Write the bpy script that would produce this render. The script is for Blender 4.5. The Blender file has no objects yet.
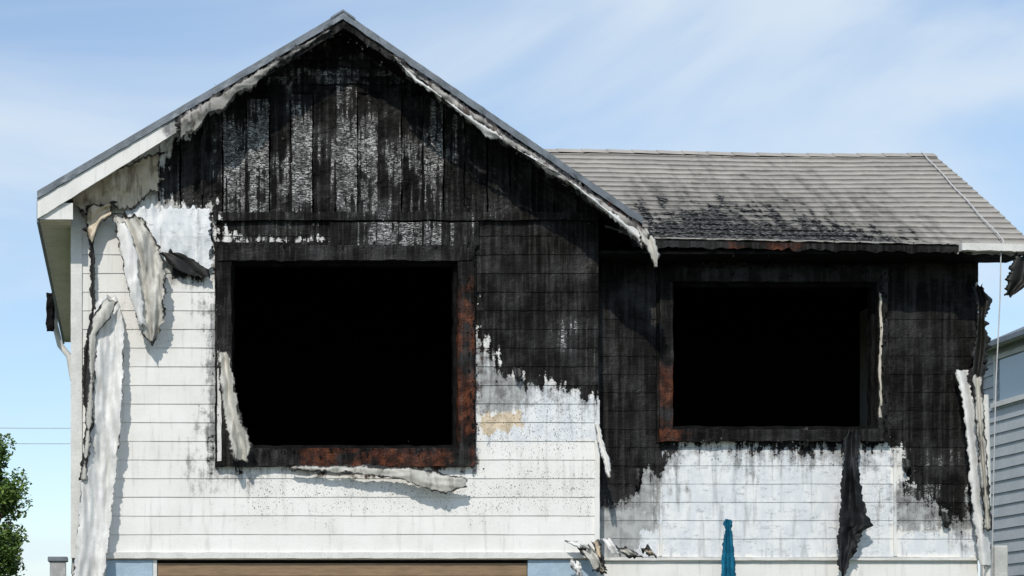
import bpy, bmesh, math, random
import numpy as np
from mathutils import Vector, noise as mn
random.seed(7)
sc=bpy.context.scene
CX,CZ,CD=-3.82,1.6,20.0
# survey helpers: u,v are centimetre marks measured on the street facade (plane y=0)
def at(u,v,y=0.0):
    k=(CD+y)/CD
    return (CX+(u-130)*.01*k, y, CZ+(656-v)*.01*k)
def chart(X,Z,y):
    k=(CD+y)/CD
    return 130+(X-CX)*100/k, 656-(Z-CZ)*100/k
def nz(x,y,z,s=1.0): return mn.noise(Vector((x*s,y*s,z*s)))

# ---------- node helpers
class NT:
    def __init__(s,name):
        s.m=bpy.data.materials.new(name); s.m.use_nodes=True
        s.t=s.m.node_tree; s.t.nodes.clear()
        s.out=s.n('ShaderNodeOutputMaterial'); s.b=s.n('ShaderNodeBsdfPrincipled')
        s.l(s.b.outputs[0],s.out.inputs[0])
        s.pos=s.n('ShaderNodeNewGeometry').outputs['Position']
    def n(s,k): return s.t.nodes.new(k)
    def l(s,a,b): s.t.links.new(a,b)
    def put(s,sock,val):
        if hasattr(val,'is_output'): s.l(val,sock)
        elif isinstance(val,(tuple,list)) and len(val)==3 and sock.type=='RGBA': sock.default_value=(*val,1)
        else: sock.default_value=val
    def math(s,op,a,b=0.0,c=None,clamp=False):
        n=s.n('ShaderNodeMath'); n.operation=op; n.use_clamp=clamp
        s.put(n.inputs[0],a); s.put(n.inputs[1],b)
        if c is not None: s.put(n.inputs[2],c)
        return n.outputs[0]
    def scl(s,vec,sc3):
        n=s.n('ShaderNodeVectorMath'); n.operation='MULTIPLY'; s.put(n.inputs[0],vec); n.inputs[1].default_value=sc3
        return n.outputs[0]
    def noise(s,scale,detail=5,vec=None,rough=.6,dist=0):
        n=s.n('ShaderNodeTexNoise'); s.l(vec or s.pos,n.inputs['Vector'])
        n.inputs['Scale'].default_value=scale; n.inputs['Detail'].default_value=min(detail,5)
        n.inputs['Roughness'].default_value=rough; n.inputs['Distortion'].default_value=dist
        return n.outputs[0]
    def vor(s,scale,vec=None,feat='DISTANCE_TO_EDGE'):
        n=s.n('ShaderNodeTexVoronoi'); n.feature=feat; s.l(vec or s.pos,n.inputs['Vector']); n.inputs['Scale'].default_value=scale
        return n.outputs[0]
    def step(s,v,a,b):
        n=s.n('ShaderNodeMapRange'); n.interpolation_type='SMOOTHSTEP'
        s.put(n.inputs[0],v); n.inputs[1].default_value=a; n.inputs[2].default_value=b
        return n.outputs[0]
    def rng(s,v,a,b,c,d):
        n=s.n('ShaderNodeMapRange'); s.put(n.inputs[0],v)
        for i,x in enumerate((a,b,c,d)): n.inputs[i+1].default_value=x
        return n.outputs[0]
    def mix(s,f,a,b,mode='MIX'):
        n=s.n('ShaderNodeMix'); n.data_type='RGBA'; n.blend_type=mode
        s.put(n.inputs[0],f); s.put(n.inputs[6],a); s.put(n.inputs[7],b)
        return n.outputs[2]
    def attr(s,name):
        n=s.n('ShaderNodeAttribute'); n.attribute_name=name; return n.outputs['Fac']
    def bump(s,h,strength=.5,dist=.01):
        n=s.n('ShaderNodeBump'); n.inputs['Strength'].default_value=strength; n.inputs['Distance'].default_value=dist
        s.l(h,n.inputs['Height']); s.l(n.outputs[0],s.b.inputs['Normal'])
    def fin(s,col,rough=.8,spec=.3):
        s.put(s.b.inputs['Base Color'],col); s.put(s.b.inputs['Roughness'],rough)
        s.put(s.b.inputs['Specular IOR Level'],spec); return s.m

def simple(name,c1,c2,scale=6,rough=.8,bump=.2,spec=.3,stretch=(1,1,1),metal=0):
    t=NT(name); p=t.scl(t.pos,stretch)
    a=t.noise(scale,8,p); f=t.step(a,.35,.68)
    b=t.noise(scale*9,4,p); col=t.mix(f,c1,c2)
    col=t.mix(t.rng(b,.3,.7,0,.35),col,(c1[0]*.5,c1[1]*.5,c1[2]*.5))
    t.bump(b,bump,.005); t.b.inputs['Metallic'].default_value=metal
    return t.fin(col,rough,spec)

# universal weathered / scorched cladding
def scorched(name):
    t=NT(name); g=t.attr
    n1=t.noise(2.6,7); n2=t.noise(11,6); n3=t.noise(55,4)
    streakv=t.noise(1,6,t.scl(t.pos,(16,16,1.6)))
    def c(x,k): return t.math('MULTIPLY',t.math('SUBTRACT',x,.5),k)
    pert=t.math('ADD',t.math('ADD',c(n1,.50),c(n2,.36)),t.math('ADD',c(n3,.16),c(streakv,.46)))
    def mask(a,k=1.0,w=.02): return t.step(t.math('ADD',g(a),t.math('MULTIPLY',pert,k)),-w,w)
    rnd=g('rnd')
    # paint
    white=t.mix(t.step(n1,.35,.7),(.84,.825,.785),(.77,.755,.71))
    white=t.mix(t.rng(rnd,-1,1,0,.14),white,(.50,.49,.46))
    white=t.mix(t.math('MULTIPLY',t.step(streakv,.5,.72),.34),white,(.40,.39,.36))
    white=t.mix(t.math('MULTIPLY',t.step(n3,.58,.72),.14),white,(.33,.32,.29))
    # exposed building wrap / primer
    bl=t.noise(19,7,rough=.75,vec=t.scl(t.pos,(.6,1,1.3))); bl2=t.noise(5,6,rough=.7,vec=t.scl(t.pos,(1.6,1,.8)))
    pale=t.mix(t.step(bl2,.40,.62),(.68,.705,.725),(.80,.80,.79))
    pale=t.mix(t.math('MULTIPLY',t.step(bl,.52,.64),.5),pale,(.46,.48,.49))
    pale=t.mix(t.math('MULTIPLY',t.step(bl,.63,.70),.55),pale,(.14,.14,.14))
    pale=t.mix(t.math('MULTIPLY',t.step(streakv,.52,.68),.42),pale,(.26,.26,.255))
    grey=t.mix(t.step(n2,.35,.65),(.44,.45,.44),(.31,.31,.305))
    grey=t.mix(t.math('MULTIPLY',t.step(streakv,.45,.65),.5),grey,(.14,.14,.135))
    tan=t.mix(t.step(n2,.4,.62),(.70,.58,.42),(.52,.42,.30))
    col=t.mix(mask('grey',.7,.05),white,grey)
    col=t.mix(mask('pale',.55,.015),col,pale)
    col=t.mix(mask('tan',.4,.01),col,tan)
    # soot bleeding out of char, running downwards
    soot=t.step(t.math('ADD',g('char'),t.math('MULTIPLY',pert,1.9)),-.26,.05)
    col=t.mix(t.math('MULTIPLY',soot,.62),col,(.13,.125,.12))
    # specks / blisters
    sp=t.noise(75,3,rough=.7,vec=t.scl(t.pos,(1,1,.8)))
    spm=t.step(t.math('ADD',g('speck'),t.math('MULTIPLY',pert,1.6)),-.15,.2)
    thr=t.math('SUBTRACT',sp,t.math('MULTIPLY',spm,.078))
    thr=t.math('SUBTRACT',1,t.step(thr,.285,.325))
    thr=t.math('MULTIPLY',thr,t.math('ADD',t.math('MULTIPLY',spm,.95),.03))
    col=t.mix(thr,col,(.055,.052,.05))
    # char: smooth sooty black with faint runs, plus flaking ash patches
    gator=t.vor(1,t.scl(t.pos,(17,17,60)))
    run=t.noise(1,5,t.scl(t.pos,(24,24,1.0)))
    grain=t.noise(1,5,t.scl(t.pos,(9,9,70)),rough=.7)
    blk=t.mix(t.step(n1,.34,.68),(.0035,.0032,.003),(.012,.0112,.0105))
    blk=t.mix(t.math('MULTIPLY',t.step(run,.42,.70),.6),blk,(.028,.026,.0245))
    blk=t.mix(t.math('MULTIPLY',t.step(rnd,-.4,1),.35),blk,(.030,.028,.027))
    blk=t.mix(t.math('MULTIPLY',t.step(grain,.50,.72),.28),blk,(.050,.048,.047))
    blk=t.mix(t.math('MULTIPLY',t.math('MULTIPLY',t.step(n1,.50,.66),t.step(n3,.40,.62)),.38),blk,(.052,.050,.050))
    flraw=t.math('ADD',g('flake'),t.math('ADD',c(n1,1.6),t.math('ADD',c(run,2.6),c(n2,1.3))))
    fl=t.math('ADD',flraw,t.math('MULTIPLY',t.math('SUBTRACT',rnd,.45),.30))
    flm=t.step(fl,.10,.24)
    gn=t.noise(26,5,rough=.85,vec=t.scl(t.pos,(.8,1,2.2)))
    fm=t.math('MULTIPLY',t.math('MULTIPLY',t.step(gator,.03,.09),t.step(gn,.46,.52)),flm)
    blk=t.mix(t.math('MULTIPLY',t.step(fl,-.2,.25),.22),blk,(.08,.08,.08))
    blk=t.mix(t.math('MULTIPLY',fm,.9),blk,t.mix(t.step(n2,.4,.6),(.66,.66,.64),(.26,.255,.25)))
    cm=mask('char',1.0,.018)
    col=t.mix(cm,col,blk)
    rust=t.mix(t.step(n2,.36,.6),(.125,.042,.021),(.040,.017,.012))
    rust=t.mix(t.math('MULTIPLY',t.step(n3,.5,.62),.75),rust,(.012,.010,.009))
    rustn=t.math('MULTIPLY',mask('rust',1.0,.06),t.step(t.noise(4.5,5),.38,.52))
    col=t.mix(rustn,col,rust)
    h=t.math('ADD',t.math('MULTIPLY',t.math('MULTIPLY',t.step(gator,0,.2),flm),.8),t.math('ADD',t.math('MULTIPLY',n3,t.rng(cm,0,1,.15,.75)),t.math('MULTIPLY',t.math('MULTIPLY',grain,cm),.5)))
    t.bump(h,.6,.014)
    glo=t.step(t.math('ADD',t.math('MULTIPLY',n1,.5),t.math('MULTIPLY',run,.5)),.44,.60)
    rg=t.mix(cm,(.6,.6,.6),t.mix(glo,(.7,.7,.7),(.40,.40,.40)))
    sp_=t.mix(cm,(.3,.3,.3),t.mix(glo,(.06,.06,.06),(.22,.22,.22)))
    return t.fin(col,rg,sp_)

def sheetmat(name,base,dark,burn=.03,stain=.5,back=None):
    t=NT(name); e=t.attr('edge')
    n1=t.noise(7,7,rough=.6); n2=t.noise(34,5,rough=.6); st=t.noise(1,6,t.scl(t.pos,(14,14,2)))
    col=t.mix(t.step(n1,.35,.65),base,tuple(x*.82 for x in base))
    col=t.mix(t.math('MULTIPLY',t.step(st,.5,.66),stain),col,dark)
    col=t.mix(t.math('MULTIPLY',t.step(n2,.62,.68),stain*.6),col,tuple(x*.4 for x in dark))
    pe=t.math('ADD',e,t.math('MULTIPLY',t.math('SUBTRACT',n1,.5),.12))
    pe=t.math('ADD',pe,t.math('MULTIPLY',t.math('SUBTRACT',n2,.5),.03))
    bm=t.math('SUBTRACT',1,t.step(pe,burn-.012,burn+.006))
    col=t.mix(bm,col,(.02,.019,.018))
    t.bump(n1,.35,.010)
    return t.fin(col,.5,.3)

def shingles():
    t=NT('asphalt_shingles'); g=t.attr
    n1=t.noise(1.6,7); n2=t.noise(9,6); n3=t.noise(70,3)
    tab=t.n('ShaderNodeTexWhiteNoise'); tab.noise_dimensions='2D'
    sx=t.n('ShaderNodeSeparateXYZ'); t.l(t.pos,sx.inputs[0])
    fx=t.math('FLOOR',t.math('MULTIPLY',t.math('ADD',sx.outputs[0],t.math('MULTIPLY',g('rnd'),3.1)),4.0))
    cb=t.n('ShaderNodeCombineXYZ'); t.l(fx,cb.inputs[0]); t.l(t.math('MULTIPLY',g('rnd'),57.0),cb.inputs[1]); t.l(cb.outputs[0],tab.inputs['Vector'])
    col=t.mix(t.step(n1,.35,.65),(.46,.43,.38),(.38,.355,.32))
    col=t.mix(t.math('MULTIPLY',tab.outputs[0],.26),col,(.25,.235,.21))
    col=t.mix(t.math('MULTIPLY',t.step(n3,.5,.65),.25),col,(.18,.17,.16))
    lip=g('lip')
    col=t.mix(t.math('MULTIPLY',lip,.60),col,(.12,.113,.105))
    st=t.noise(1,6,t.scl(t.pos,(9,1.2,1.2)))
    col=t.mix(t.math('MULTIPLY',t.step(st,.52,.72),.25),col,(.19,.18,.165))
    pert=t.math('ADD',t.math('MULTIPLY',t.math('SUBTRACT',n2,.5),.8),t.math('MULTIPLY',t.math('SUBTRACT',st,.5),1.0))
    soot=t.step(t.math('ADD',g('char'),pert),-.46,.12)
    col=t.mix(t.math('MULTIPLY',soot,.70),col,(.06,.058,.055))
    cm=t.step(t.math('ADD',g('char'),pert),-.03,.04)
    ash=t.step(t.noise(26,5,vec=t.scl(t.pos,(1,2.5,2.5))),.54,.6)
    col=t.mix(cm,col,t.mix(t.math('MULTIPLY',ash,.7),(.010,.009,.009),(.3,.3,.29)))
    t.bump(n3,.5,.004)
    return t.fin(col,.9,.15)

M_S=scorched('scorched_weatherboard')
M_char=simple('charred_timber',(.005,.005,.005),(.014,.013,.013),9,.8,.6,.08)
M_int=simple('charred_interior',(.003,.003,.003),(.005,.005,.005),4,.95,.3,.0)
M_metal=simple('roof_metal_flashing',(.20,.225,.25),(.13,.145,.16),5,.5,.2,.5,metal=.3)
M_white=simple('white_painted_trim',(.81,.795,.75),(.68,.67,.63),5,.55,.15)
M_cream=sheetmat('cream_soffit_board',(.55,.50,.42),(.20,.16,.12),-.5,.6)
M_soff=simple('beige_soffit',(.80,.71,.58),(.70,.61,.49),4,.7,.15)
M_sheetW=sheetmat('peeled_white_cladding',(.80,.79,.76),(.42,.40,.36),.002,.30)
M_sheetG=sheetmat('peeled_grey_membrane',(.60,.58,.52),(.18,.165,.14),.018,.65)
M_sheetT=sheetmat('peeled_tan_plywood',(.68,.58,.44),(.17,.12,.08),.020,.75)
M_sheetD=sheetmat('burnt_dark_membrane',(.018,.017,.015),(.008,.007,.006),.01,.6)
M_brown=sheetmat('burnt_rake_scrap',(.40,.38,.35),(.06,.040,.030),.030,.9)
M_blue=simple('light_blue_paint',(.42,.54,.64),(.34,.46,.56),6,.6,.15)
M_tan=simple('tan_garage_panel',(.31,.21,.125),(.23,.15,.085),5,.6,.15,stretch=(1,1,6))
M_shin=shingles()
M_clothb=simple('teal_cloth',(.015,.17,.28),(.008,.10,.18),14,.9,.5,.1)
M_clothk=simple('black_cloth_fabric',(.007,.008,.009),(.020,.021,.022),10,.6,.5,.25)
M_ash=simple('hanging_ash_debris',(.03,.03,.03),(.12,.115,.11),12,.9,.5,.1)

# ---------- masks
def sdf(polys,U,V):
    """signed distance in metres (+ inside), U,V arrays in cm"""
    best=np.full(U.shape,-1.0)
    for P in polys:
        P=np.array(P,float); n=len(P); d=np.full(U.shape,1e9); ins=np.zeros(U.shape,bool)
        for i in range(n):
            a=P[i]; b=P[(i+1)%n]; e=b-a
            t=np.clip(((U-a[0])*e[0]+(V-a[1])*e[1])/max(e@e,1e-9),0,1)
            d=np.minimum(d,np.hypot(U-a[0]-t*e[0],V-a[1]-t*e[1]))
            if a[1]!=b[1]:
                c=((a[1]>V)!=(b[1]>V))&(U<(b[0]-a[0])*(V-a[1])/(b[1]-a[1])+a[0]); ins^=c
        s=np.where(ins,d,-d)/100.0
        best=np.maximum(best,np.clip(s,-1,1))
    return best
R=lambda a,b,c,d:[(a,b),(c,b),(c,d),(a,d)]
GM=dict(
 char=[[(166,150),(343,-10),(680,190),(680,300),(640,300),(640,396),(590,400),(575,392),(548,386),(520,381),(502,376),(488,356),(474,335),(462,300),(462,240),(214,240),(213,206),(176,205),(160,182)],
       R(209,240,480,262),[(209,240),(217,240),(217,300),(212,300)],[(168,252),(192,262),(210,276),(196,276),(176,270)],R(214,440,240,466)],
 flake=[R(195,112,480,212),R(236,218,300,230),R(566,322,594,346),R(265,70,420,90)],
 grey=[[(474,325),(500,368),(540,380),(530,412),(474,415)],R(209,245,219,470)],
 pale=[[(527,388),(546,380),(604,396),(604,441),(475,441),(475,436),(520,410)],[(128,208),(211,208),(211,268),(190,275),(165,255),(128,225)]],
 tan=[[(480,416),(520,411),(521,427),(482,436)]],
 speck=[R(236,462,600,522),R(470,380,600,470),R(205,280,216,460),[(120,300),(160,330),(160,350),(110,340)]],
 rust=[R(458,300,474,470),R(290,449,474,470)])
HM=dict(char=[R(100,100,800,600)],flake=[R(352,150,462,300)])
FM=dict(char=[R(100,200,800,600)],rust=[R(446,285,490,490),R(300,440,490,490)],flake=[])
WM=dict(
 char=[[(560,150),(990,150),(990,470),(972,500),(962,520),(945,516),(925,500),(903,488),(896,448),(870,452),(850,446),(800,448),(740,445),(700,449),(662,446),(656,468),(638,492),(616,500),(560,504)]],
 flake=[R(905,474,965,500),R(690,268,760,276)],
 grey=[R(560,430,660,560),R(896,480,980,532)],
 pale=[R(660,443,893,557),[(897,534),(980,530),(980,556),(897,556)],R(640,530,660,560)],
 tan=[],speck=[R(660,443,893,475),R(600,480,660,530),R(896,500,975,545),R(860,470,893,550)],rust=[])
FW=dict(char=[R(600,200,950,600)],rust=[R(640,368,682,452)],flake=[])
NONE={}
KEYS=('char','flake','grey','pale','tan','speck','rust')

def mk(name,verts,faces,mat,parent=None,masks=None,my=0.0,rnd=None,edge=None,smooth=False,lip=None):
    me=bpy.data.meshes.new(name); me.from_pydata(verts,[],faces); me.update()
    ob=bpy.data.objects.new(name,me); sc.collection.objects.link(ob)
    me.materials.append(mat)
    if masks is not None:
        A=np.array(verts); U,V=chart(A[:,0],A[:,2],my)
        for k in KEYS:
            at_=me.attributes.new(k,'FLOAT','POINT')
            P=masks.get(k,[])
            at_.data.foreach_set('value',(sdf(P,U,V) if P else np.full(len(A),-1.0)).astype(np.float32))
    for nm_,d_ in (('rnd',rnd),('edge',edge),('lip',lip)):
        if d_ is not None:
            a=me.attributes.new(nm_,'FLOAT','POINT'); a.data.foreach_set('value',np.array(d_,np.float32))
    if smooth:
        for p in me.polygons: p.use_smooth=True
    if parent: ob.parent=parent
    return ob
def empty(name):
    e=bpy.data.objects.new(name,None); sc.collection.objects.link(e); return e
def box(name,x0,x1,y0,y1,z0,z1,mat,parent=None,masks=None,my=0,step=None,jit=0,bevel=0):
    bm=bmesh.new()
    s=step or 1e9
    nx,ny,nzz=[max(1,int(math.ceil(abs(b-a)/s))) for a,b in ((x0,x1),(y0,y1),(z0,z1))]
    L=lambda a,b,n,i:a+(b-a)*i/n
    def face(f,n,m):
        g=[[bm.verts.new(f(i,j)) for j in range(m+1)] for i in range(n+1)]
        for i in range(n):
            for j in range(m): bm.faces.new((g[i][j],g[i+1][j],g[i+1][j+1],g[i][j+1]))
    face(lambda i,j:(L(x0,x1,nx,i),y0,L(z0,z1,nzz,j)),nx,nzz)
    face(lambda i,j:(L(x0,x1,nx,i),y1,L(z0,z1,nzz,j)),nx,nzz)
    face(lambda i,j:(x0,L(y0,y1,ny,i),L(z0,z1,nzz,j)),ny,nzz)
    face(lambda i,j:(x1,L(y0,y1,ny,i),L(z0,z1,nzz,j)),ny,nzz)
    face(lambda i,j:(L(x0,x1,nx,i),L(y0,y1,ny,j),z0),nx,ny)
    face(lambda i,j:(L(x0,x1,nx,i),L(y0,y1,ny,j),z1),nx,ny)
    bmesh.ops.remove_doubles(bm,verts=bm.verts,dist=1e-4)
    bmesh.ops.recalc_face_normals(bm,faces=bm.faces)
    if jit:
        for v in bm.verts:
            c=v.co.copy()
            v.co+=Vector((nz(c.x,c.y,c.z,7)+.5*nz(c.x,c.y+5,c.z,23),nz(c.x+9,c.y,c.z,9),nz(c.x,c.y+7,c.z,7)+.5*nz(c.x,c.y+15,c.z,23)))*jit
    if bevel: bmesh.ops.bevel(bm,geom=bm.edges[:],offset=bevel,segments=1,affect='EDGES')
    bm.verts.ensure_lookup_table()
    for i,v in enumerate(bm.verts): v.index=i
    V=[tuple(v.co) for v in bm.verts]; F=[tuple(v.index for v in f.verts) for f in bm.faces]; bm.free()
    return mk(name,V,F,mat,parent,masks if masks is not None else ({} if mat==M_S else None),my,rnd=[0]*len(V))

def clap(name,x0,x1,z0,z1,pitch,y,mat,parent,masks,hole=None,top=None,depth=.008,dx=.035,lo=0,warp=.014):
    """lapped boards, real saw-tooth profile; hole=(xa,xb,za,zb); top=f(x) upper limit"""
    V=[];F=[];RN=[]
    rows=int(math.ceil((z1-z0)/pitch)); nx=int(math.ceil((x1-x0)/dx)); sub=5
    for r in range(rows):
        rz0=z0+r*pitch; rz1=min(z0+(r+1)*pitch,z1)
        if rz1-rz0<.01: continue
        joints=sorted(random.uniform(x0,x1) for _ in range(2)); vals=[random.uniform(-1,.6) for _ in range(3)]
        sag=random.uniform(-.002,.002)
        base=len(V); W=sub+2
        for i in range(nx+1):
            x=x0+(x1-x0)*i/nx
            rv=vals[sum(x>j for j in joints)]
            for s in range(W):
                if s==0: z=rz0; yy=y+.004
                else:
                    f=(s-1)/sub; z=rz0+(rz1-rz0)*f; yy=y-depth*(1-f)
                zz=z+sag*math.sin(x*3+r)+.0022*nz(x,r*3.3,0,2.5)
                yy-=.002*nz(x,z,r,5)
                if top is not None: zz=min(zz,top(x))
                V.append((x,yy,zz)); RN.append(rv)
        for i in range(nx):
            for s in range(W-1):
                a=base+i*W+s
                q=(a,a+W,a+W+1,a+1)
                cx=sum(V[k][0] for k in q)/4; cz=sum(V[k][2] for k in q)/4
                if max(V[k][2] for k in q)-min(V[k][2] for k in q)<1e-5 and s>0: continue
                if hole and hole[0]<cx<hole[1] and hole[2]<cz<hole[3]: continue
                if top is not None and V[a+1][2]>=top(V[a+1][0])-1e-6 and V[a][2]>=top(V[a][0])-1e-6: continue
                F.append(q)
    # warp in charred areas
    A=np.array(V)
    if masks.get('char') and warp:
        U,Vv=chart(A[:,0],A[:,2],y); c=sdf(masks['char'],U,Vv)
        for i,v in enumerate(V):
            if c[i]>-.03:
                k=min(1,(c[i]+.03)*6)
                V[i]=(v[0],v[1]-k*warp*(nz(v[0],0,v[2],4)+.4*nz(v[0],3,v[2],17)),v[2]+k*.006*nz(v[0],8,v[2],9))
    return mk(name,V,F,mat,parent,masks,y,rnd=RN)

def ridged(x,y,z): return 1-2*abs(mn.noise(Vector((x,y,z))))
def sheet(name,rows,y,mat,parent,n=60,m=16,fold=.02,freq=3,jag=.012,seed=0,horiz=False,thick=.0015,noisea=.02,ph=0,crump=.010,fine=.3):
    rows=[tuple(r)+((0,) if len(r)==3 else ()) for r in rows]
    n=int(n*1.4); m=int(m*1.4)
    k0=[r[0] for r in rows]; V=[];E=[];F=[]
    for i in range(n+1):
        a=k0[0]+(k0[-1]-k0[0])*i/n
        L=np.interp(a,k0,[r[1] for r in rows]); Rr=np.interp(a,k0,[r[2] for r in rows]); dy=np.interp(a,k0,[r[3] for r in rows])
        jl=jag*100*(mn.noise(Vector((a*.10+seed,1.3,0)))+.8*mn.noise(Vector((a*.4+seed,5.3,0))))
        jr=jag*100*(mn.noise(Vector((a*.10+seed,21.3,0)))+.8*mn.noise(Vector((a*.4+seed,9.3,0))))
        w=abs(Rr-L)
        for j in range(m+1):
            t=j/m; k=abs(2*t-1)**5
            b=L*(1-t)+Rr*t+(jl if t<.5 else jr)*k
            aa=a
            if i in(0,n): aa=a+jag*220*mn.noise(Vector((b*.22+seed,3,i)))
            yy=y+dy-fold*math.sin(freq*math.pi*t+ph+.35*math.sin(a*.022+seed))
            if horiz: yy-=noisea*(mn.noise(Vector((b*.04+seed,a*.04,2)))+.35*mn.noise(Vector((b*.12+seed,a*.10,7))))
            else: yy-=noisea*(mn.noise(Vector((b*.07+seed,a*.018,2)))+.4*mn.noise(Vector((b*.2+seed,a*.04,7))))
            yy-=crump*(ridged(b*.07+a*.012+seed,a*.022-b*.03,4)+fine*ridged(b*.16-a*.05,a*.07+b*.04+seed,9))
            u,v=(aa,b) if horiz else (b,aa)
            V.append(at(u,v,yy)); E.append(min(min(t,1-t)*w,min(i,n-i)/n*abs(k0[-1]-k0[0]))/100)
    for i in range(n):
        for j in range(m):
            q=i*(m+1)+j; F.append((q,q+1,q+m+2,q+m+1))
    o=mk(name,V,F,mat,parent,edge=E,smooth=True)
    s=o.modifiers.new('s','SOLIDIFY'); s.thickness=thick
    return o

def tube(name,pts,r,mat,parent=None,res=6):
    cu=bpy.data.curves.new(name,'CURVE'); cu.dimensions='3D'; sp=cu.splines.new('POLY'); sp.points.add(len(pts)-1)
    for p,q in zip(sp.points,pts): p.co=(*q,1)
    cu.bevel_depth=r; cu.bevel_resolution=res//2
    o=bpy.data.objects.new(name,cu); sc.collection.objects.link(o)
    bpy.context.view_layer.objects.active=o
    dg=bpy.context.evaluated_depsgraph_get(); me=bpy.data.meshes.new_from_object(o.evaluated_get(dg))
    bpy.data.objects.remove(o); o=bpy.data.objects.new(name,me); sc.collection.objects.link(o)
    me.materials.clear(); me.materials.append(mat)
    for p in me.polygons: p.use_smooth=True
    if parent: o.parent=parent
    return o

H=empty('burnt_house')
X=lambda u,y=0:at(u,0,y)[0]
Z=lambda v,y=0:at(0,v,y)[2]

# ---------- gable roof geometry
yF=-.45
A=at(343,11,yF); L=at(37,191,yF); Rr=at(643,217,yF)
A=(A[0],A[2]);L=(L[0],L[2]);Rr=(Rr[0],Rr[2])
def rooftop(x):
    return L[1]+(A[1]-L[1])*(x-L[0])/(A[0]-L[0]) if x<A[0] else A[1]+(Rr[1]-A[1])*(x-A[0])/(Rr[0]-A[0])
ST=.075
def walltop(x): return rooftop(x)-ST-.004

def rake(name,p,q,h,y0,y1,mat,off=0,masks=None,my=0,n=90,jit=0,hq=None):
    V=[];F=[]
    for i in range(n+1):
        f=i/n; x=p[0]+(q[0]-p[0])*f; zt=p[1]+(q[1]-p[1])*f-off; hh=h+((hq or h)-h)*f
        j1=jit*(nz(x,1,0,9)+.6*nz(x,4,0,31)); j2=jit*nz(x,7,0,12)
        zm=zt-hh*.5
        V+=[(x,y0+j2,zt+j1*.3),(x,y0+j2*.6,zm),(x,y0-j2,zt-hh+j1),(x,y1,zt-hh+j1),(x,y1,zt+j1*.3)]
    for i in range(n):
        a=i*5
        for k in range(5): F.append((a+k,a+(k+1)%5,a+5+(k+1)%5,a+5+k))
    F.append((0,1,2,3,4)); e=n*5; F.append((e+4,e+3,e+2,e+1,e))
    return mk(name,V,F,mat,H,masks,my,rnd=[0]*len(V) if masks is not None else None,edge=[.5]*len(V))
rake('roof_slab_left',L,A,ST,yF,7.3,M_metal,jit=.006)
rake('roof_slab_right',A,Rr,ST,yF,7.3,M_metal,jit=.011)
# ridge cap
rake('ridge_cap_left',(A[0]-.12,A[1]-.12*(A[1]-L[1])/(A[0]-L[0])+.012),(A[0],A[1]+.014),.02,yF-.01,7.3,M_metal,n=4)
rake('ridge_cap_right',(A[0],A[1]+.014),(A[0]+.12,A[1]+.12*(Rr[1]-A[1])/(Rr[0]-A[0])+.012),.02,yF-.01,7.3,M_metal,n=4)
RK=dict(char=[[(184,80),(343,-20),(700,170),(700,300),(600,220),(343,60),(205,150),(178,160)]],flake=[],rust=[R(590,170,650,240)],
        grey=[R(165,60,190,150)])
rake('rake_fascia_left',(L[0]+.003,L[1]),(A[0],A[1]),.19,yF+.02,yF+.05,M_S,off=ST+.002,masks=RK,my=yF,jit=.004,hq=.09)
rake('rake_fascia_right',(A[0],A[1]),(Rr[0],Rr[1]),.07,yF+.022,yF+.052,M_S,off=ST+.002,masks=RK,my=yF,jit=.02,hq=.14)
# rake soffit (underside boards)
rake('rake_soffit_left',(X(75),rooftop(X(75))),(A[0],A[1]),.012,yF+.056,-.02,M_S,off=ST+.006,masks=RK,my=yF,jit=.0,n=60)
rake('rake_soffit_right',(A[0],A[1]),(Rr[0]-.02,rooftop(Rr[0]-.02)),.012,yF+.056,.30,M_char,off=ST+.006,n=60)

# ---------- gable block front wall
xl,xr=X(72),X(598)
zb=Z(553); zT=Z(214)
hole=(X(223),X(464),Z(458),Z(253))
clap('siding_main',xl+.10,xr,zb,zT,.1865,0,M_S,H,GM,hole=hole,top=walltop)
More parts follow.
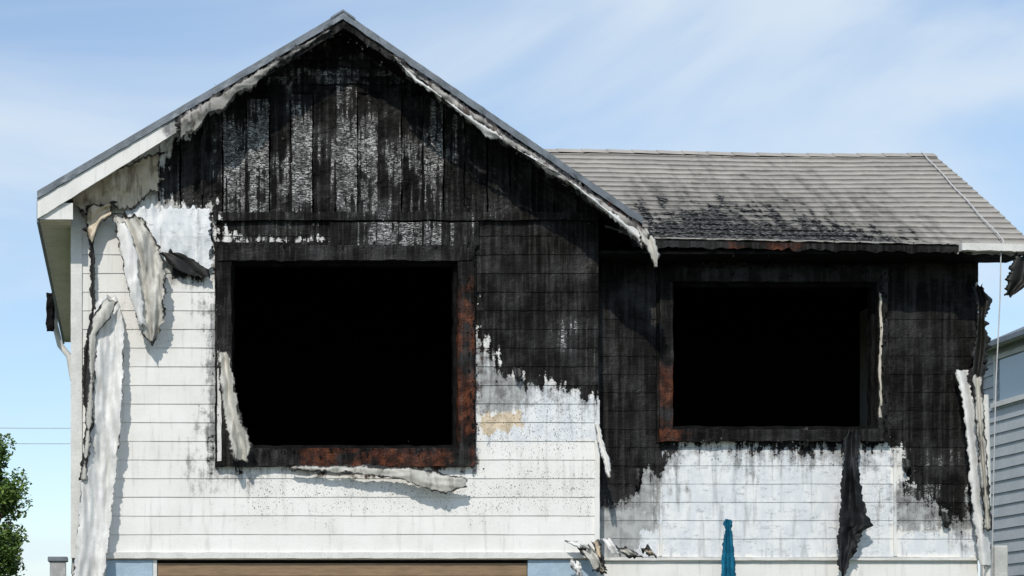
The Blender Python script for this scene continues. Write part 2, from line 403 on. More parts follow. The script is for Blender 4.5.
# vertical boards in gable
def vboards():
    V=[];F=[];RN=[]
    rb=random.Random(12)
    u=74.0; kk=0
    while u<640:
        w=rb.uniform(20.5,23.5); x0=X(u)+.006; x1=min(X(u+w)-.010,X(660)); u+=w; kk+=1
        if x0<xl: x0=xl+.01
        yo=rb.uniform(-.012,.010); rg=rb.uniform(-12,6)
        rv=rb.choice((-.9,-.5,0,.4,.8,1.0)) if 225<u<470 else rb.uniform(-1,.3)
        zt=lambda x:min(walltop(x),Z(96+rg)+.02*nz(x,rg,0,30))
        zlo=Z(214)
        nb=5; n=60; base=len(V)
        if max(zt(x0),zt(x1))<=zlo+.02: continue
        for i in range(n+1):
            for j in range(nb+3):
                if j==0: x=x0;yy=.04
                elif j==nb+2: x=x1;yy=.04
                else: x=x0+(x1-x0)*(j-1)/nb; yy=-.020+yo
                t=i/n; ztt=max(zt(x),zlo+.0); z=zlo+(ztt-zlo)*t
                if 0<j<nb+2: yy-=.018*(nz(x,0,z,5)+.5*nz(x,2,z,25))+.014*(abs(2*(j-1)/nb-1)**2)
                x+=.009*nz(x0,z,3,5)+(.006*nz(x,z,8,30))
                V.append((x,yy,z)); RN.append(rv+.5*nz(x0*9,z,1,2.2) if 0<j<nb+2 else -1)
        W=nb+3
        for i in range(n):
            for j in range(W-1):
                a=base+i*W+j; F.append((a,a+1,a+W+1,a+W))
        # batten on the joint, burnt away in places
        if kk%2: continue
        xb=x1+.008; base=len(V); bw=.012
        if xb<xr+.4 and zt(xb)>zlo+.05:
            for i in range(n+1):
                t=i/n; z=zlo+(zt(xb)-zlo)*t
                k=.008*nz(xb,z,1,8); d=-.045-.012*nz(xb,z,5,14)
                if nz(xb,z,17,1.6)>.1: d=.02
                for (dx_,yy) in ((-bw,.0),(-bw,d),(bw,d),(bw,.0)):
                    V.append((xb+dx_+k+.004*nz(xb+dx_,z,4,28),yy,z)); RN.append(-1)
            for i in range(n):
                for j in range(3):
                    a=base+i*4+j; F.append((a,a+1,a+5,a+4))
    return mk('gable_vertical_boards',V,F,M_S,H,GM,0,rnd=RN)
vboards()
clap('gable_peak_boards',X(150),X(560),Z(110),walltop(A[0]),.085,.012,M_S,H,GM,top=walltop,depth=.018,warp=.045)
# flat band boards below vertical boards
box('belt_board',X(213),xr-.002,-.05,-.015,Z(221),Z(213),M_S,H,GM,0,step=.05,jit=.010)
box('header_board',X(330),X(478),-.045,-.013,Z(246),Z(223),M_S,H,HM,0,step=.05,jit=.012)
# backing shell of main block (real walls, dark inside)
def quad(name,pts,mat,masks=None,my=0): return mk(name,[tuple(p) for p in pts],[tuple(range(len(pts)))],mat,H,masks,my)
yb=.05
x0h,x1h,z0h,z1h=hole
def rect(n,xa,xb,za,zb_,y,mat=M_int): quad(n,[(xa,y,za),(xb,y,za),(xb,y,zb_),(xa,y,zb_)],mat)
zf=Z(557)
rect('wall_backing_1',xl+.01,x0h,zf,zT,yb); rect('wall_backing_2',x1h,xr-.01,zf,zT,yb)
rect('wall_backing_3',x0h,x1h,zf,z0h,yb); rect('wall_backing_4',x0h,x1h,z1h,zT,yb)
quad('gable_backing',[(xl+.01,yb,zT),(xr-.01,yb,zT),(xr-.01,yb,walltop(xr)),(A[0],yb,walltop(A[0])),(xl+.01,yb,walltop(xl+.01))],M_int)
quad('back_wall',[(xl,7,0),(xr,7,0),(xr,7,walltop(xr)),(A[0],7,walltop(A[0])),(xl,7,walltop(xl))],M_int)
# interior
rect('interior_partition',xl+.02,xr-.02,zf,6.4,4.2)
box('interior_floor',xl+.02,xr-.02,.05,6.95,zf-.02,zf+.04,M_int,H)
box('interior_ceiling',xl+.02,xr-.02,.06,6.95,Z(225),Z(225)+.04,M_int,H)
# side walls
o=clap('siding_side_left',0,7.0,0.0,walltop(xl)-.03,.1865,0,M_S,H,NONE,dx=.5)
o.rotation_euler=(0,0,-math.pi/2); o.location=(xl,7.0,0)
box('wall_core_left',xl+.015,xl+.08,.01,7,0,walltop(xl)-.04,M_int,H)
box('wall_core_right',xr-.08,xr-.012,.01,7,0,walltop(xr)-.04,M_int,H)
box('return_wall_siding',xr-.010,xr+.006,.002,.345,Z(556),walltop(xr)-.03,M_S,H,GM,0,step=.06)
box('corner_board_left',xl-.012,xl+.10,-.028,.03,Z(558),walltop(xl)-.1,M_white,H,step=.1,jit=.002)
box('corner_board_right',xr-.035,xr+.012,-.020,.001,Z(553),Z(400),M_S,H,GM,0,step=.04,jit=.003)
# bottom trim
box('bottom_trim',xl+.10,xr,-.04,.02,Z(558.5),Z(552.5),M_white,H,step=.06,jit=.004)
box('overhang_soffit',xl,xr,.02,.34,Z(558.5)-.012,Z(558.5)+.02,M_soff,H)
# ---------- windows
def window(nm,o,i,y,masks,wing=False):
    P=empty(nm); P.parent=H
    (ua,va,ub,vb)=o; (pa,qa,pb,qb)=i
    X_=lambda u:at(u,0,y)[0]; Z_=lambda v:at(0,v,y)[2]
    S=M_S
    for n,a in (('head',(ua,va,ub,qa)),('sill',(ua-1,qb,ub+1,vb)),('jamb_left',(ua,qa,pa,qb)),('jamb_right',(pb,qa,ub,qb))):
        yo=.0 if n[0]=='j' else -.012
        box(n,X_(a[0]),X_(a[2]),y-.075+yo,y+.10,Z_(a[3]),Z_(a[1]),S,P,masks,y,step=.035,jit=.012)
    for n,a in (('lip_head',(ua-3,va-4,ub+3,va+1)),('lip_left',(ua-2,va,ua+2,vb)),('lip_right',(ub-2,va,ub+2,vb))):
        box(n,X_(a[0]),X_(a[2]),y-.04,y+.03,Z_(a[3]),Z_(a[1]),S,P,dict(char=masks['char']),y,step=.035,jit=.012)
    for n,a in (('stop_head',(pa,qa-1,pb,qa+3)),('stop_sill',(pa,qb-4,pb,qb+1)),('stop_left',(pa-1,qa,pa+3,qb)),('stop_right',(pb-3,qa,pb+1,qb))):
        box(n,X_(a[0]),X_(a[2]),y+.02,y+.13,Z_(a[3]),Z_(a[1]),M_char,P,step=.04,jit=.012)
    return P
window('window_main',(217,247,473,467),(231,262,457,449),0,FM)
yw=.35
window('window_wing',(658,270,885,442),(671,283,875,430),yw,FW)
Xw=lambda u:at(u,0,yw)[0]; Zw=lambda v:at(0,v,yw)[2]
box('pale_inner_jamb',Xw(876.2),Xw(878.4),yw-.085,yw-.06,Zw(418),Zw(294),M_cream,H,step=.03,jit=.016)
box('pale_window_stop',X(217),X(221),-.09,-.06,Z(462),Z(352),M_white,H,step=.04,jit=.006)

# ---------- wing
xwl,xwr=xr+.0,Xw(978)
zwb=Zw(557); zwt=5.72
hw=(Xw(664),Xw(881),Zw(437),Zw(275))
clap('siding_wing',xwl,xwr,zwb,zwt,.186,yw,M_S,H,WM,hole=hw,depth=.006)
clap('siding_wing_lower',xwl,xwr,0,zwb-.03,.15,yw+.01,M_S,H,dict(speck=[]),dx=.1)
box('wing_belt',xwl,xwr,yw-.03,yw+.02,zwb-.035,zwb-.004,M_white,H,step=.08,jit=.003)
box('wing_sheathing_seam',Xw(659),Xw(661.5),yw-.022,yw-.005,Zw(556),Zw(452),M_S,H,WM,yw,step=.04,jit=.003)
box('wing_sheathing_seam_2',Xw(893),Xw(896),yw-.024,yw-.005,Zw(556),Zw(452),M_S,H,WM,yw,step=.04,jit=.003)
def rectw(n,xa,xb,za,zb_): rect(n,xa,xb,za,zb_,yw+.045)
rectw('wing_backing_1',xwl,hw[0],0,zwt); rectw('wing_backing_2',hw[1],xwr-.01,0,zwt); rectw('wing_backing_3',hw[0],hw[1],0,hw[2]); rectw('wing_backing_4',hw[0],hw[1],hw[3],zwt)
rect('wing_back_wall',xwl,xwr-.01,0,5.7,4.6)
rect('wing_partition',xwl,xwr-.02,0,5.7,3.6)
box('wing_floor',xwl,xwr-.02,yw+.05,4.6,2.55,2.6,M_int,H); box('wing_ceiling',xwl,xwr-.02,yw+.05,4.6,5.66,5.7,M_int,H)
# wing roof
ye,yr=-.15,2.35
def re_z(x): return 5.75-.08*(x-1.2)/3.9
def rr_z(x): return 7.25-.055*(x+.7)/5.8+.012*math.sin(x*1.3)
xe_l,xrg_l=1.16,-.74
xR=at(1034,0,ye)[0]
def roofmesh():
    V=[];F=[];RN=[];LP=[]; rows=19;nx=110
    RM=dict(char=[[(640,262),(648,210),(700,206),(760,211),(820,221),(870,230),(905,244),(940,264)]])
    for r in range(rows):
        rv=random.uniform(-1,1); base=len(V)
        for i in range(nx+1):
            for s,(f,lift) in enumerate(((r/rows,-.004),(r/rows,.016),((r+.25)/rows,.013),((r+1)/rows,.003))):
                xa=xe_l+(xrg_l-xe_l)*f; x=xa+(xR-xa)*i/nx
                y=ye+(yr-ye)*f; z=re_z(x)*(1-f)+rr_z(x)*f-.02*math.sin(math.pi*f)*math.sin(x*.9)
                lift2=lift+.005*nz(x,r*2.1,0,3.5)+.004*nz(x,r*5.1,0,14) if s else lift
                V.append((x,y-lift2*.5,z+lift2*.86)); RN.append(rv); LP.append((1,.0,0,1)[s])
        for i in range(nx):
            for s in range(3):
                a=base+i*4+s; F.append((a,a+4,a+5,a+1))
    A_=np.array(V); k=(CD+A_[:,1])/CD
    U=130+(A_[:,0]-CX)*100/k; W=656-(A_[:,2]-CZ)*100/k
    o=mk('wing_roof_shingles',V,F,M_shin,H,None,0,rnd=RN,lip=LP)
    a=o.data.attributes.new('char','FLOAT','POINT'); a.data.foreach_set('value',sdf(RM['char'],U,W).astype(np.float32))
roofmesh()
mk('wing_roof_deck',[(xe_l,ye+.02,re_z(xe_l)-.03),(xR-.01,ye+.02,re_z(xR)-.03),(xR-.01,yr,rr_z(xR)-.03),(xrg_l,yr,rr_z(xrg_l)-.03),(xR-.01,5.0,5.7),(xrg_l,5.0,5.7)],[(0,1,2,3),(3,2,4,5)],M_char,H)
def unchar(o):
    a=o.data.attributes.new('char','FLOAT','POINT'); a.data.foreach_set('value',np.full(len(o.data.vertices),-1,np.float32))
unchar(mk('wing_roof_back',[(xrg_l,yr+.003,rr_z(xrg_l)),(xR,yr+.003,rr_z(xR)),(xR,5.0,5.72),(xrg_l,5.0,5.72)],[(0,1,2,3)],M_shin,H,None))
# ridge cap tiles
V=[];F=[]
xx=xrg_l
while xx<xR-.05:
    x2=min(xx+.30,xR+.01); b=len(V)
    for x,l in ((xx,.018),(x2,.010)):
        z=rr_z(x); V+=[(x,yr-.13,z-.06+l),(x,yr,z+l+.008),(x,yr+.13,z-.06+l)]
    F+=[(b,b+3,b+4,b+1),(b+1,b+4,b+5,b+2),(b,b+1,b+2)]; xx+=.28
unchar(mk('wing_ridge_cap',V,F,M_shin,H,None))
mk('wing_gable_end',[(xwr-.01,yw,0),(xwr-.01,4.65,0),(xwr-.01,4.65,5.75),(xwr-.01,yr,7.1),(xwr-.01,yw,5.8)],[(0,1,2,3,4)],M_white,H)
box('wing_eave_soffit',xe_l-.3,xR-.05,ye+.03,yw,5.60,5.63,M_char,H,step=.1,jit=.012)
# eave fascia: follows sagging edge
def strip(name,xa,xb,zt,h,y0,y1,mat,masks,jit=.01,n=110,dz=0):
    V=[];F=[]
    for i in range(n+1):
        x=xa+(xb-xa)*i/n; z=zt(x)+dz; j=jit*(nz(x,1,3,8)+.7*nz(x,2,3,30)); 
        V+=[(x,y0+j*.4,z),(x,y0-j*.4,z-h+j),(x,y1,z-h+j),(x,y1,z)]
    for i in range(n):
        a=i*4
        for k in range(4): F.append((a+k,a+(k+1)%4,a+4+(k+1)%4,a+4+k))
    F+=[(0,1,2,3),(n*4+3,n*4+2,n*4+1,n*4)]
    return mk(name,V,F,mat,H,masks,y0,rnd=[0]*len(V),edge=[.3]*len(V))
EM=dict(char=[R(600,200,965,300)],rust=[R(735,238,800,252)],flake=[],grey=[R(900,200,1100,300)])
strip('eave_fascia',xe_l,xR-.01,re_z,.075,ye-.012,ye+.02,M_S,EM,jit=.028,dz=-.012)
strip('drip_edge',xe_l,xR,re_z,.012,ye-.03,ye+.02,M_brown,None,jit=.012,dz=.006)
strip('gutter_remnant',at(958,0,ye)[0],xR+.02,re_z,.07,ye-.10,ye-.02,M_white,None,jit=.010,dz=-.004,n=30)
box('wing_rake_board',xR-.03,xR+.005,ye+.05,ye+.08,5.4,5.62,M_white,H)

# ---------- left eave soffit with grooves, running back
zs=L[1]-ST-.19
yy=yF+.06
k=0
while yy<7.2:
    box('soffit_board_%d'%k,L[0]+.02,xl-.002,yy,yy+.135,zs,zs+.015,M_soff,H); yy+=.145; k+=1
box('soffit_backing',L[0]+.02,xl-.002,yF+.06,7.2,zs+.017,zs+.03,M_char,H)
box('eave_side_fascia',L[0]-.005,L[0]+.018,yF+.053,7.25,zs-.03,L[1]-ST+.0,M_metal,H)
box('gable_return_left',L[0]+.02,xl+.02,yF+.055,yF+.075,zs-.0,rooftop(L[0])-ST-.03,M_S,H,{},0,step=.05)
# broken bracket and down pipe at rear left
tube('downpipe_left',[at(54,300,5.2),at(55,325,5.2),at(60,345,5.2),at(69,356,5.2),at(73,380,5.2)],.04,M_white,H)
box('gutter_outlet',at(47,0,5)[0],at(54,0,5)[0],4.9,5.1,at(0,330,5)[2],at(0,293,5)[2],M_char,H,step=.05,jit=.03)

# ---------- peeled / hanging pieces of cladding
S=sheet
S('torn_soffit_ply',[(72,196,206,0),(86,178,214,-.03),(98,176,217,-.01),(112,170,203,-.05),(124,166,210,-.02),(140,158,205,0),(150,153,190,0),(160,150,196,0)],-.10,M_sheetT,H,n=80,m=14,fold=.02,freq=2,jag=.05,seed=3,horiz=True)
S('torn_soffit_ply_2',[(86,206,232,0),(92,204,245,-.03),(100,204,222,-.01),(112,200,216,-.02)],-.14,M_sheetT,H,n=30,m=10,fold=.03,jag=.04,seed=13,horiz=True)
S('torn_wrap_patch',[(208,126,211,0),(222,124,211,-.02),(236,136,211,-.03),(250,152,211,-.02),(262,168,211,-.01),(272,186,211,0)],-.05,M_S,H,n=50,m=40,fold=.006,freq=4,jag=.04,seed=5,crump=.014)
ob=bpy.data.objects['torn_wrap_patch']; me=ob.data
for k_ in KEYS:
    a=me.attributes.new(k_,'FLOAT','POINT'); a.data.foreach_set('value',np.full(len(me.vertices),.6 if k_=='pale' else (.0 if k_=='speck' else -1.0),np.float32))
S('burnt_gap_flap',[(252,160,176,0),(260,168,196,0),(270,176,208,0),(277,196,210,0)],-.085,M_sheetD,H,n=30,m=8,fold=.01,jag=.03,seed=8)
S('hanging_cladding_upper',[(216,114,140,0),(232,117,152,-.04),(250,121,160,-.07),(275,127,166,-.08),(300,133,165,-.07),(322,140,164,-.05),(334,144,160,-.04),(342,148,154,-.03)],-.11,M_sheetG,H,n=90,m=40,fold=.026,freq=4.2,jag=.035,seed=11,noisea=.07,crump=.022)
S('hanging_cladding_upper_fold',[(222,115,126,0),(250,120,137,-.04),(285,127,140,-.05),(310,134,143,-.04),(326,140,146,-.02)],-.20,M_sheetW,H,n=50,m=14,fold=.03,freq=1,jag=.02,seed=31,noisea=.03)
S('hanging_cladding_long',[(296,102,117,0),(306,95,121,-.02),(330,91,124,-.04),(370,92,124,-.05),(420,89,121,-.05),(470,83,116,-.05),(520,78,111,-.05),(600,72,101,-.04)],-.11,M_sheetW,H,n=120,m=34,fold=.030,freq=2.3,jag=.018,seed=17,noisea=.07,crump=.018,fine=.12)
S('hanging_cladding_long_curl',[(300,104,118,0),(318,92,110,-.03),(335,88,97,-.04),(380,88,95,-.04),(430,85,92,-.04),(480,80,86,-.03)],-.20,M_sheetG,H,n=70,m=8,fold=.03,freq=1,jag=.025,seed=19)
S('black_strip',[(214,88,94,0),(260,90,95,-.01),(310,91,96,-.02),(350,84,92,-.03),(385,82,90,-.03),(414,85,88,-.02)],-.07,M_sheetD,H,n=90,m=4,fold=.01,jag=.022,seed=23)
S('window_edge_peel',[(350,217,229,0),(372,219,233,-.03),(400,221,237,-.05),(425,226,244,-.07),(448,230,252,-.08),(462,237,246,-.06)],-.12,M_sheetG,H,n=70,m=20,fold=.03,freq=2.6,jag=.03,seed=29,noisea=.06,crump=.025)
S('sill_flashing_peel',[(290,466,469,0),(320,465,472,-.02),(360,465,474,-.04),(400,467,479,-.05),(428,470,490,-.06),(446,474,493,-.07),(467,479,486,-.05)],-.095,M_sheetG,H,n=90,m=10,fold=.012,freq=1.0,jag=.022,seed=37,horiz=True,crump=.016,noisea=.03)
S('corner_peel',[(424,595,599,0),(440,597,603,-.02),(458,602,609,-.03),(478,607,612,-.03)],-.06,M_sheetW,H,n=40,m=5,fold=.02,jag=.01,seed=41)
# rake scraps
def rv(u): return 11+(u-343)*.687
S('rake_scrap_right',[(u,rv(u)+9,rv(u)+9+w,d) for u,w,d in ((392,3,0),(410,12,0),(425,9,0),(440,15,-.02),(455,12,0),(470,17,0),(490,12,0),(505,16,-.02),(530,10,0),(548,15,0),(570,11,0),(590,15,0),(612,13,0),(630,19,-.02),(643,24,0),(650,12,0))],yF-.02,M_brown,H,n=260,m=10,fold=.02,freq=1.3,jag=.05,seed=43,horiz=True,noisea=.05,crump=.02)
S('rake_scrap_right_pale',[(u,rv(u)+16+s,rv(u)+16+s+w,d) for u,s,w,d in ((400,-4,2,0),(415,0,6,0),(432,0,4,0),(445,2,2,0),(470,2,6,0),(485,0,12,0),(496,0,5,0),(510,3,1,0),(560,-2,1,0),(580,-3,5,0),(600,0,3,0),(640,2,9,0))],yF-.06,M_sheetW,H,n=200,m=6,fold=.02,freq=1.2,jag=.035,seed=47,horiz=True,noisea=.04,crump=.01)
S('rake_end_flap',[(228,636,648,0),(240,642,656,-.02),(252,648,659,-.03),(268,654,658,-.01)],yF-.02,M_sheetG,H,n=30,m=6,fold=.02,jag=.025,seed=53)
def lv(u): return 11+(343-u)*.588
S('rake_scrap_left',[(u,lv(u)+9,lv(u)+9+w,d) for u,w,d in ((178,26,0),(188,22,0),(198,26,0),(208,17,0),(222,20,0),(238,12,0),(255,15,0),(272,8,0),(300,7,0),(330,5,0))],yF-.005,M_brown,H,n=170,m=10,fold=.015,freq=1.3,jag=.05,seed=59,horiz=True,noisea=.04,crump=.012)
# wing right-end rags
S('wing_end_strip',[(370,955,968,0),(400,962,974,-.03),(440,966,978,-.05),(480,970,983,-.05),(520,974,988,-.04),(566,980,992,-.02)],yw-.12,M_sheetW,H,n=90,m=10,fold=.035,freq=1.6,jag=.022,seed=61)
S('wing_end_strip_2',[(376,972,982,0),(420,976,984,-.03),(470,980,988,-.02),(530,984,992,-.02)],yw-.2,M_sheetG,H,n=60,m=6,fold=.025,jag=.022,seed=67)
S('wing_end_rag',[(285,972,984,0),(300,976,990,-.03),(318,977,986,-.05),(340,974,988,-.03),(372,970,984,-.02),(395,972,976,0)],yw-.1,M_sheetD,H,n=60,m=8,fold=.03,jag=.055,seed=71)
S('eave_corner_rag',[(256,1016,1034,0),(266,1010,1036,-.03),(280,1008,1032,-.03),(296,1004,1012,-.02)],ye-.02,M_sheetD,H,n=40,m=10,fold=.03,jag=.05,seed=73)
for i,(u,v,w,h) in enumerate(((565,541,26,8),(578,548,28,22),(592,541,14,32),(600,538,20,16),(612,548,30,9),(640,548,18,8),(570,560,14,16))):
    S('debris_strip_%d'%i,[(v,u,u+w*.5,0),(v+h*.5,u+w*.3,u+w*.8,-.05),(v+h,u+w*.5,u+w,-.03)],-.12,(M_sheetW,M_sheetG,M_sheetT)[i%3],H,n=20,m=6,fold=.02,jag=.04,seed=80+i)
for i,(u,v,l) in enumerate(((805,428,20),(905,458,15),(945,512,16),(636,468,18),(517,368,14),(982,350,16))):
    S('burnt_shard_%d'%i,[(v,u-3,u+4,0),(v+l*.6,u-2,u+5,-.02),(v+l,u,u+2,0)],(yw if u>598 else 0)-.05,M_sheetD,H,n=16,m=4,fold=.008,jag=.03,seed=100+i,noisea=.005,crump=.004)

# crumbs & flakes clinging to burnt edges
def crumbs(name,segs,cnt,size,mat,seed):
    rd=random.Random(seed); V=[];F=[]
    for _ in range(cnt):
        (u0,v0,u1,v1,y,sp)=rd.choice(segs); f=rd.random()
        c=Vector(at(u0+(u1-u0)*f+rd.gauss(0,sp),v0+(v1-v0)*f+rd.gauss(0,sp),y-rd.random()*.02)); s=size*rd.uniform(.4,1.4)
        b=len(V); n=rd.randint(3,5); a0=rd.random()*6
        for k in range(n):
            a=a0+k*6.283/n; r=s*rd.uniform(.5,1.2)
            V.append((c.x+r*math.cos(a),c.y-rd.random()*s*.8,c.z+r*math.sin(a)*1.3))
        F.append(tuple(range(b,b+n)))
    return mk(name,V,F,mat,H)
crumbs('char_flakes',[(215,246,473,246,-.07,3),(473,246,473,467,-.07,3),(343,28,640,232,-.42,3),(343,28,180,120,-.42,3),(658,270,886,270,.27,3),(886,270,886,443,.27,3),(660,248,985,250,-.1,3),(230,450,470,452,-.09,3)],520,.014,M_char,1)
crumbs('ash_flakes',[(240,217,590,217,-.03,6),(200,110,560,200,-.03,18),(343,35,640,232,-.42,3),(658,445,890,445,.25,4),(215,300,216,460,-.08,3)],260,.009,M_ash,2)

# ---------- lower storey
yl=.02
box('garage_pier_left',X(106),X(153),yl-.015,yl+.2,0,Z(560),M_blue,H,bevel=.006)
box('garage_pier_trim',X(153)+.001,X(157),yl-.01,yl+.2,0,Z(560),M_white,H)
box('garage_pier_right',X(528),xr-.01,yl-.015,yl+.2,0,Z(560),M_blue,H,bevel=.006)
box('garage_wall_left',xl,X(106)-.001,yl,yl+.2,0,Z(560),M_white,H)
box('garage_lintel',X(157)+.001,X(528)-.001,yl+.0,yl+.18,Z(561.5),Z(560),M_char,H)
z=0;k=0
while z<Z(561.5)-.02:
    z2=min(z+.48,Z(561.5)-.002)
    box('garage_door_panel_%d'%k,X(157)+.005,X(528)-.003,yl+.01,yl+.09,z,z2-.012,M_tan,H,bevel=.004); z=z2;k+=1

# ---------- cloths
S('black_cloth',[(430,848,860,0),(440,843,861,-.01),(460,843,858,-.02),(485,842,860,-.03),(505,840,864,-.04),(518,840,870,-.05),(526,839,873,-.05),(533,838,861,-.05),(548,837,858,-.04),(560,838,851,-.03),(575,841,845,-.02)],yw-.13,M_clothk,None,n=110,m=30,fold=.022,freq=3.6,jag=.026,seed=201,noisea=.09,crump=.030,fine=.15)
S('teal_cloth',[(519,726,731,0),(524,723,733,-.02),(529,725,731,-.02),(545,723,734,-.03),(560,722,735,-.03),(590,721,736,-.03)],yw-.10,M_clothb,None,n=60,m=16,fold=.022,freq=3.3,jag=.016,seed=211,noisea=.07,crump=.024,fine=.2)
# cable over roof, dropping off the eave
cab=[]
for i in range(12):
    f=i/11
    yv=ye-.04+(yr-ye+.04)*f; xv=at(1001,0,ye)[0]+(at(921,0,yr)[0]-at(1001,0,ye)[0])*f
    zz=re_z(xv)*(1-f)+rr_z(xv)*f
    cab.append((xv+.008*math.sin(i*1.7),yv-.02,zz+.035))
cab=cab[::-1]+[at(1001,250,ye-.05),at(1000,300,ye-.03),at(996,380,ye),at(994,460,ye),at(992,570,.1),at(991,640,.2)]
tube('utility_cable',cab,.006,simple('grey_cable',(.6,.6,.6),(.5,.5,.5)))
tube('downpipe_wing',[at(985,395,yw-.08),at(987,460,yw-.08),at(988,520,yw-.08),(at(989,0,yw)[0],yw-.08,.05)],.035,M_white,H)
box('meter_box',at(991,0,.3)[0],at(1004,0,.3)[0],.2,.36,at(0,600,.3)[2],at(0,546,.3)[2],simple('grey_box_paint',(.6,.6,.56),(.45,.45,.42)),H,bevel=.01)

# ---------- neighbour
N=empty('neighbouring_house')
M_ng=simple('grey_weatherboard',(.56,.59,.60),(.49,.52,.53),3,.7,.15)
XN=8.5; yA,yB=1.5,8.9; zN=6.0
o=clap('side_siding',0,yB-yA,0,zN,.17,0,M_ng,N,NONE,dx=.6,depth=.02,hole=(yB-8.45,yB-7.2,at(0,399,8)[2],at(0,352,8)[2]))
o.rotation_euler=(0,0,-math.pi/2); o.location=(XN,yB,0)
def nb(n,*a,m=M_white): return box(n,*a,m,N)
nb('body',XN+.02,XN+7,yA,yB,0,zN-.01,m=M_ng)
mk('roof',[(XN-.3,yA-.3,zN),(XN-.3,yB+.05,zN-.02),(XN+3.5,yB+.05,zN+1.6),(XN+3.5,yA-.3,zN+1.6),(XN+7.3,yA-.3,zN),(XN+7.3,yB+.05,zN)],[(0,1,2,3),(3,2,5,4)],M_metal,N)
nb('fascia',XN-.3,XN-.27,yA-.3,yB+.05,zN-.07,zN-.001,m=M_metal); nb('soffit',XN-.269,XN,yA-.3,yB,zN-.03,zN-.004)
nb('corner_board',XN-.03,XN+.01,yB-.08,yB+.012,0,zN-.04)
wz0,wz1=at(0,399,8)[2],at(0,356,8)[2]
nb('window_jamb_1',XN-.04,XN+.03,7.2,7.27,wz0,wz1);nb('window_jamb_2',XN-.04,XN+.03,8.38,8.45,wz0,wz1)
nb('window_head',XN-.045,XN+.03,7.2,8.45,wz1,wz1+.07);nb('window_sill',XN-.06,XN+.03,7.15,8.5,wz0-.07,wz0)
t=NT('window_glass'); M_gl=t.fin((.30,.36,.42),.05,1.0)
nb('window_pane',XN-.01,XN+.005,7.27,8.38,wz0,wz1,m=M_gl)

# ---------- ground, drive
t=NT('grass_ground'); a=t.noise(.6,8); b=t.noise(30,5)
M_gr=t.fin(t.mix(b,t.mix(a,(.05,.08,.025),(.09,.10,.04)),(.03,.05,.015)),.95,.1)
mk('ground',[(-900,-600,0),(900,-600,0),(900,1500,0),(-900,1500,0)],[(0,1,2,3)],M_gr)
M_dr=simple('concrete',(.34,.33,.31),(.26,.255,.24),3,.9,.3)
mk('driveway',[(-4.3,-14,.004),(.9,-14,.004),(.9,.01,.004),(-4.3,.01,.004)],[(0,1,2,3)],M_dr)
M_as=simple('asphalt',(.05,.05,.05),(.04,.04,.04),20,.9,.4)
mk('road',[(-200,-23,.004),(200,-23,.004),(200,-15.2,.004),(-200,-15.2,.004)],[(0,1,2,3)],M_as)
box('kerb',-200,200,-15.2,-15.05,0,.12,M_dr)

# ---------- tree
T=empty('green_tree')
M_bk=simple('bark',(.10,.075,.05),(.06,.045,.03),12,.9,.6)
tc=Vector(at(-32,520,10)); rdm=random.Random(5)
def limb(nm,p,q,r0,r1):
    p=Vector(p);q=Vector(q);V=[];F=[];n=8;k=8
    d=(q-p).normalized(); a=d.orthogonal().normalized(); b=d.cross(a)
    for i in range(n+1):
        f=i/n; c=p.lerp(q,f)+Vector((nz(f*3,p.x,q.x),nz(f*3,q.z,p.y),0))*.08; r=r0+(r1-r0)*f
        for j in range(k):
            an=j*6.283/k; V.append(tuple(c+(a*math.cos(an)+b*math.sin(an))*r))
    for i in range(n):
        for j in range(k): F.append((i*k+j,i*k+(j+1)%k,(i+1)*k+(j+1)%k,(i+1)*k+j))
    mk(nm,V,F,M_bk,T,smooth=True)
limb('trunk',(tc.x,tc.y,0),(tc.x+.05,tc.y,2.6),.13,.07)
ends=[]
zc=3.55
for i in range(44):
    a=rdm.random()*6.283; zz=zc+rdm.uniform(-1.25,1.25); f=math.sqrt(max(0,1-((zz-zc)/1.45)**2))*rdm.uniform(.55,.92)
    q=(tc.x+math.cos(a)*f*.85,tc.y+math.sin(a)*f*.85,zz)
    if i<18: limb('limb_%d'%i,(tc.x+.03,tc.y,min(2.55,max(1.4,zz-1.0))),q,.035,.008)
    ends.append(Vector(q))
V=[];F=[]
cl=[(e+Vector((rdm.gauss(0,.10),rdm.gauss(0,.10),rdm.gauss(0,.14))),rdm.uniform(.12,.26)) for e in ends for _ in range(3)]
for c,r in cl:
    for _ in range(190):
        v=Vector((rdm.gauss(0,1),rdm.gauss(0,1),rdm.gauss(0,1))).normalized()*r*(rdm.random()**.4)
        p=c+v; s=rdm.uniform(.022,.045)
        a=Vector((rdm.gauss(0,1),rdm.gauss(0,1),rdm.gauss(0,.6))).normalized(); b=a.cross(Vector((rdm.gauss(0,1),rdm.gauss(0,1),rdm.gauss(0,1)))).normalized()
        k=len(V); V+=[tuple(p-a*s),tuple(p+b*s*.5),tuple(p+a*s),tuple(p-b*s*.5)]; F.append((k,k+1,k+2,k+3))
t=NT('leaves'); nn=t.noise(3.5,5); n2=t.noise(40,2)
col=t.mix(t.step(nn,.35,.65),(.055,.11,.022),(.17,.27,.055)); col=t.mix(t.rng(n2,.3,.7,0,.5),col,(.08,.14,.03))
M_lf=t.fin(col,.6,.3)
mk('foliage',V,F,M_lf,T)

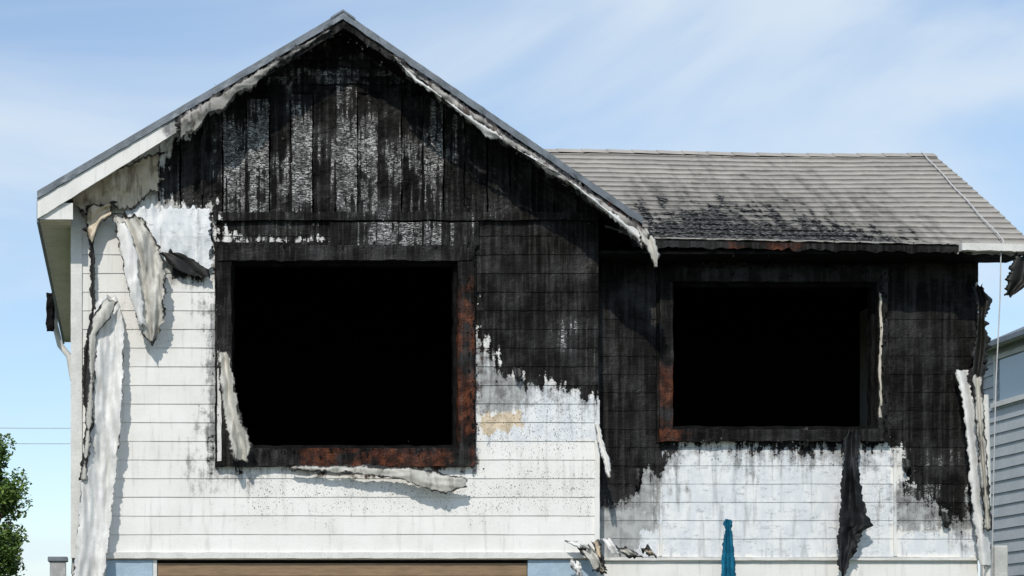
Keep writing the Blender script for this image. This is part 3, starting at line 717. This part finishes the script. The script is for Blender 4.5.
# power lines
M_wire=simple('wire_metal',(.55,.6,.65),(.5,.55,.6))
for nm,va,vb in (('power_line',437,435),('power_line.001',453,450)):
    p=Vector(at(-500,va-20,26)); q=Vector(at(700,vb-20,26))
    tube(nm,[tuple(p.lerp(q,i/20)-Vector((0,0,.62*(1-(2*i/20-1)**2)*.45))) for i in range(21)],.009,M_wire)
P=empty('vent_post')
b=box('post',at(50,0,7)[0],at(66,0,7)[0],6.9,7.1,0,at(0,562,7)[2],simple('post_grey',(.5,.5,.5),(.35,.35,.35)),P,bevel=.01)
box('post_cap',at(48,0,7)[0],at(68,0,7)[0],6.87,7.13,at(0,562,7)[2]+.001,at(0,557,7)[2],M_metal,P,bevel=.01)

# ---------- light & sky
EL,AZ=math.radians(43),math.radians(20)
Sd=Vector((-math.sin(AZ)*math.cos(EL),-math.cos(AZ)*math.cos(EL),math.sin(EL)))
sl=bpy.data.lights.new('sun','SUN'); sl.energy=2.95; sl.angle=math.radians(.8); sl.color=(1,.945,.87)
so=bpy.data.objects.new('sun',sl); sc.collection.objects.link(so); so.rotation_euler=Sd.to_track_quat('Z','Y').to_euler()
w=bpy.data.worlds.new('World'); sc.world=w; w.use_nodes=True; nt=w.node_tree; nt.nodes.clear()
o=nt.nodes.new('ShaderNodeOutputWorld'); bg=nt.nodes.new('ShaderNodeBackground'); nt.links.new(bg.outputs[0],o.inputs[0])
sk=nt.nodes.new('ShaderNodeTexSky'); sk.sky_type='NISHITA'; sk.sun_disc=False; sk.sun_elevation=EL; sk.sun_rotation=math.pi+AZ
sk.air_density=1.15; sk.dust_density=.1; sk.ozone_density=5.0
tcn=nt.nodes.new('ShaderNodeTexCoord'); mp=nt.nodes.new('ShaderNodeMapping'); mp.inputs['Scale'].default_value=(1.0,1.0,3.8); mp.inputs['Location'].default_value=(.75,.2,.55)
nt.links.new(tcn.outputs['Generated'],mp.inputs[0])
ns=nt.nodes.new('ShaderNodeTexNoise'); ns.inputs['Scale'].default_value=2.8; ns.inputs['Detail'].default_value=6; ns.inputs['Roughness'].default_value=.5; ns.inputs['Distortion'].default_value=.6
nt.links.new(mp.outputs[0],ns.inputs['Vector'])
mr=nt.nodes.new('ShaderNodeMapRange'); mr.interpolation_type='SMOOTHSTEP'; mr.inputs[1].default_value=.38; mr.inputs[2].default_value=.66; mr.inputs[3].default_value=.22; mr.inputs[4].default_value=.88
nt.links.new(ns.outputs[0],mr.inputs[0])
mx=nt.nodes.new('ShaderNodeMix'); mx.data_type='RGBA'; mx.inputs[7].default_value=(5.2,5.9,6.6,1)
nt.links.new(mr.outputs[0],mx.inputs[0]); nt.links.new(sk.outputs[0],mx.inputs[6]); nt.links.new(mx.outputs[2],bg.inputs[0])
bg.inputs[1].default_value=.14
sc.view_settings.view_transform='Standard'; sc.view_settings.look='None'; sc.view_settings.exposure=0

cam=bpy.data.cameras.new('camera'); co=bpy.data.objects.new('camera',cam); sc.collection.objects.link(co)
co.location=(CX,-CD,CZ); co.rotation_euler=(math.pi/2,0,0)
cam.lens=36*CD/10.24; cam.sensor_width=36; cam.shift_x=(512-130)/1024; cam.shift_y=(656-288)/1024; cam.clip_end=4000
sc.camera=co
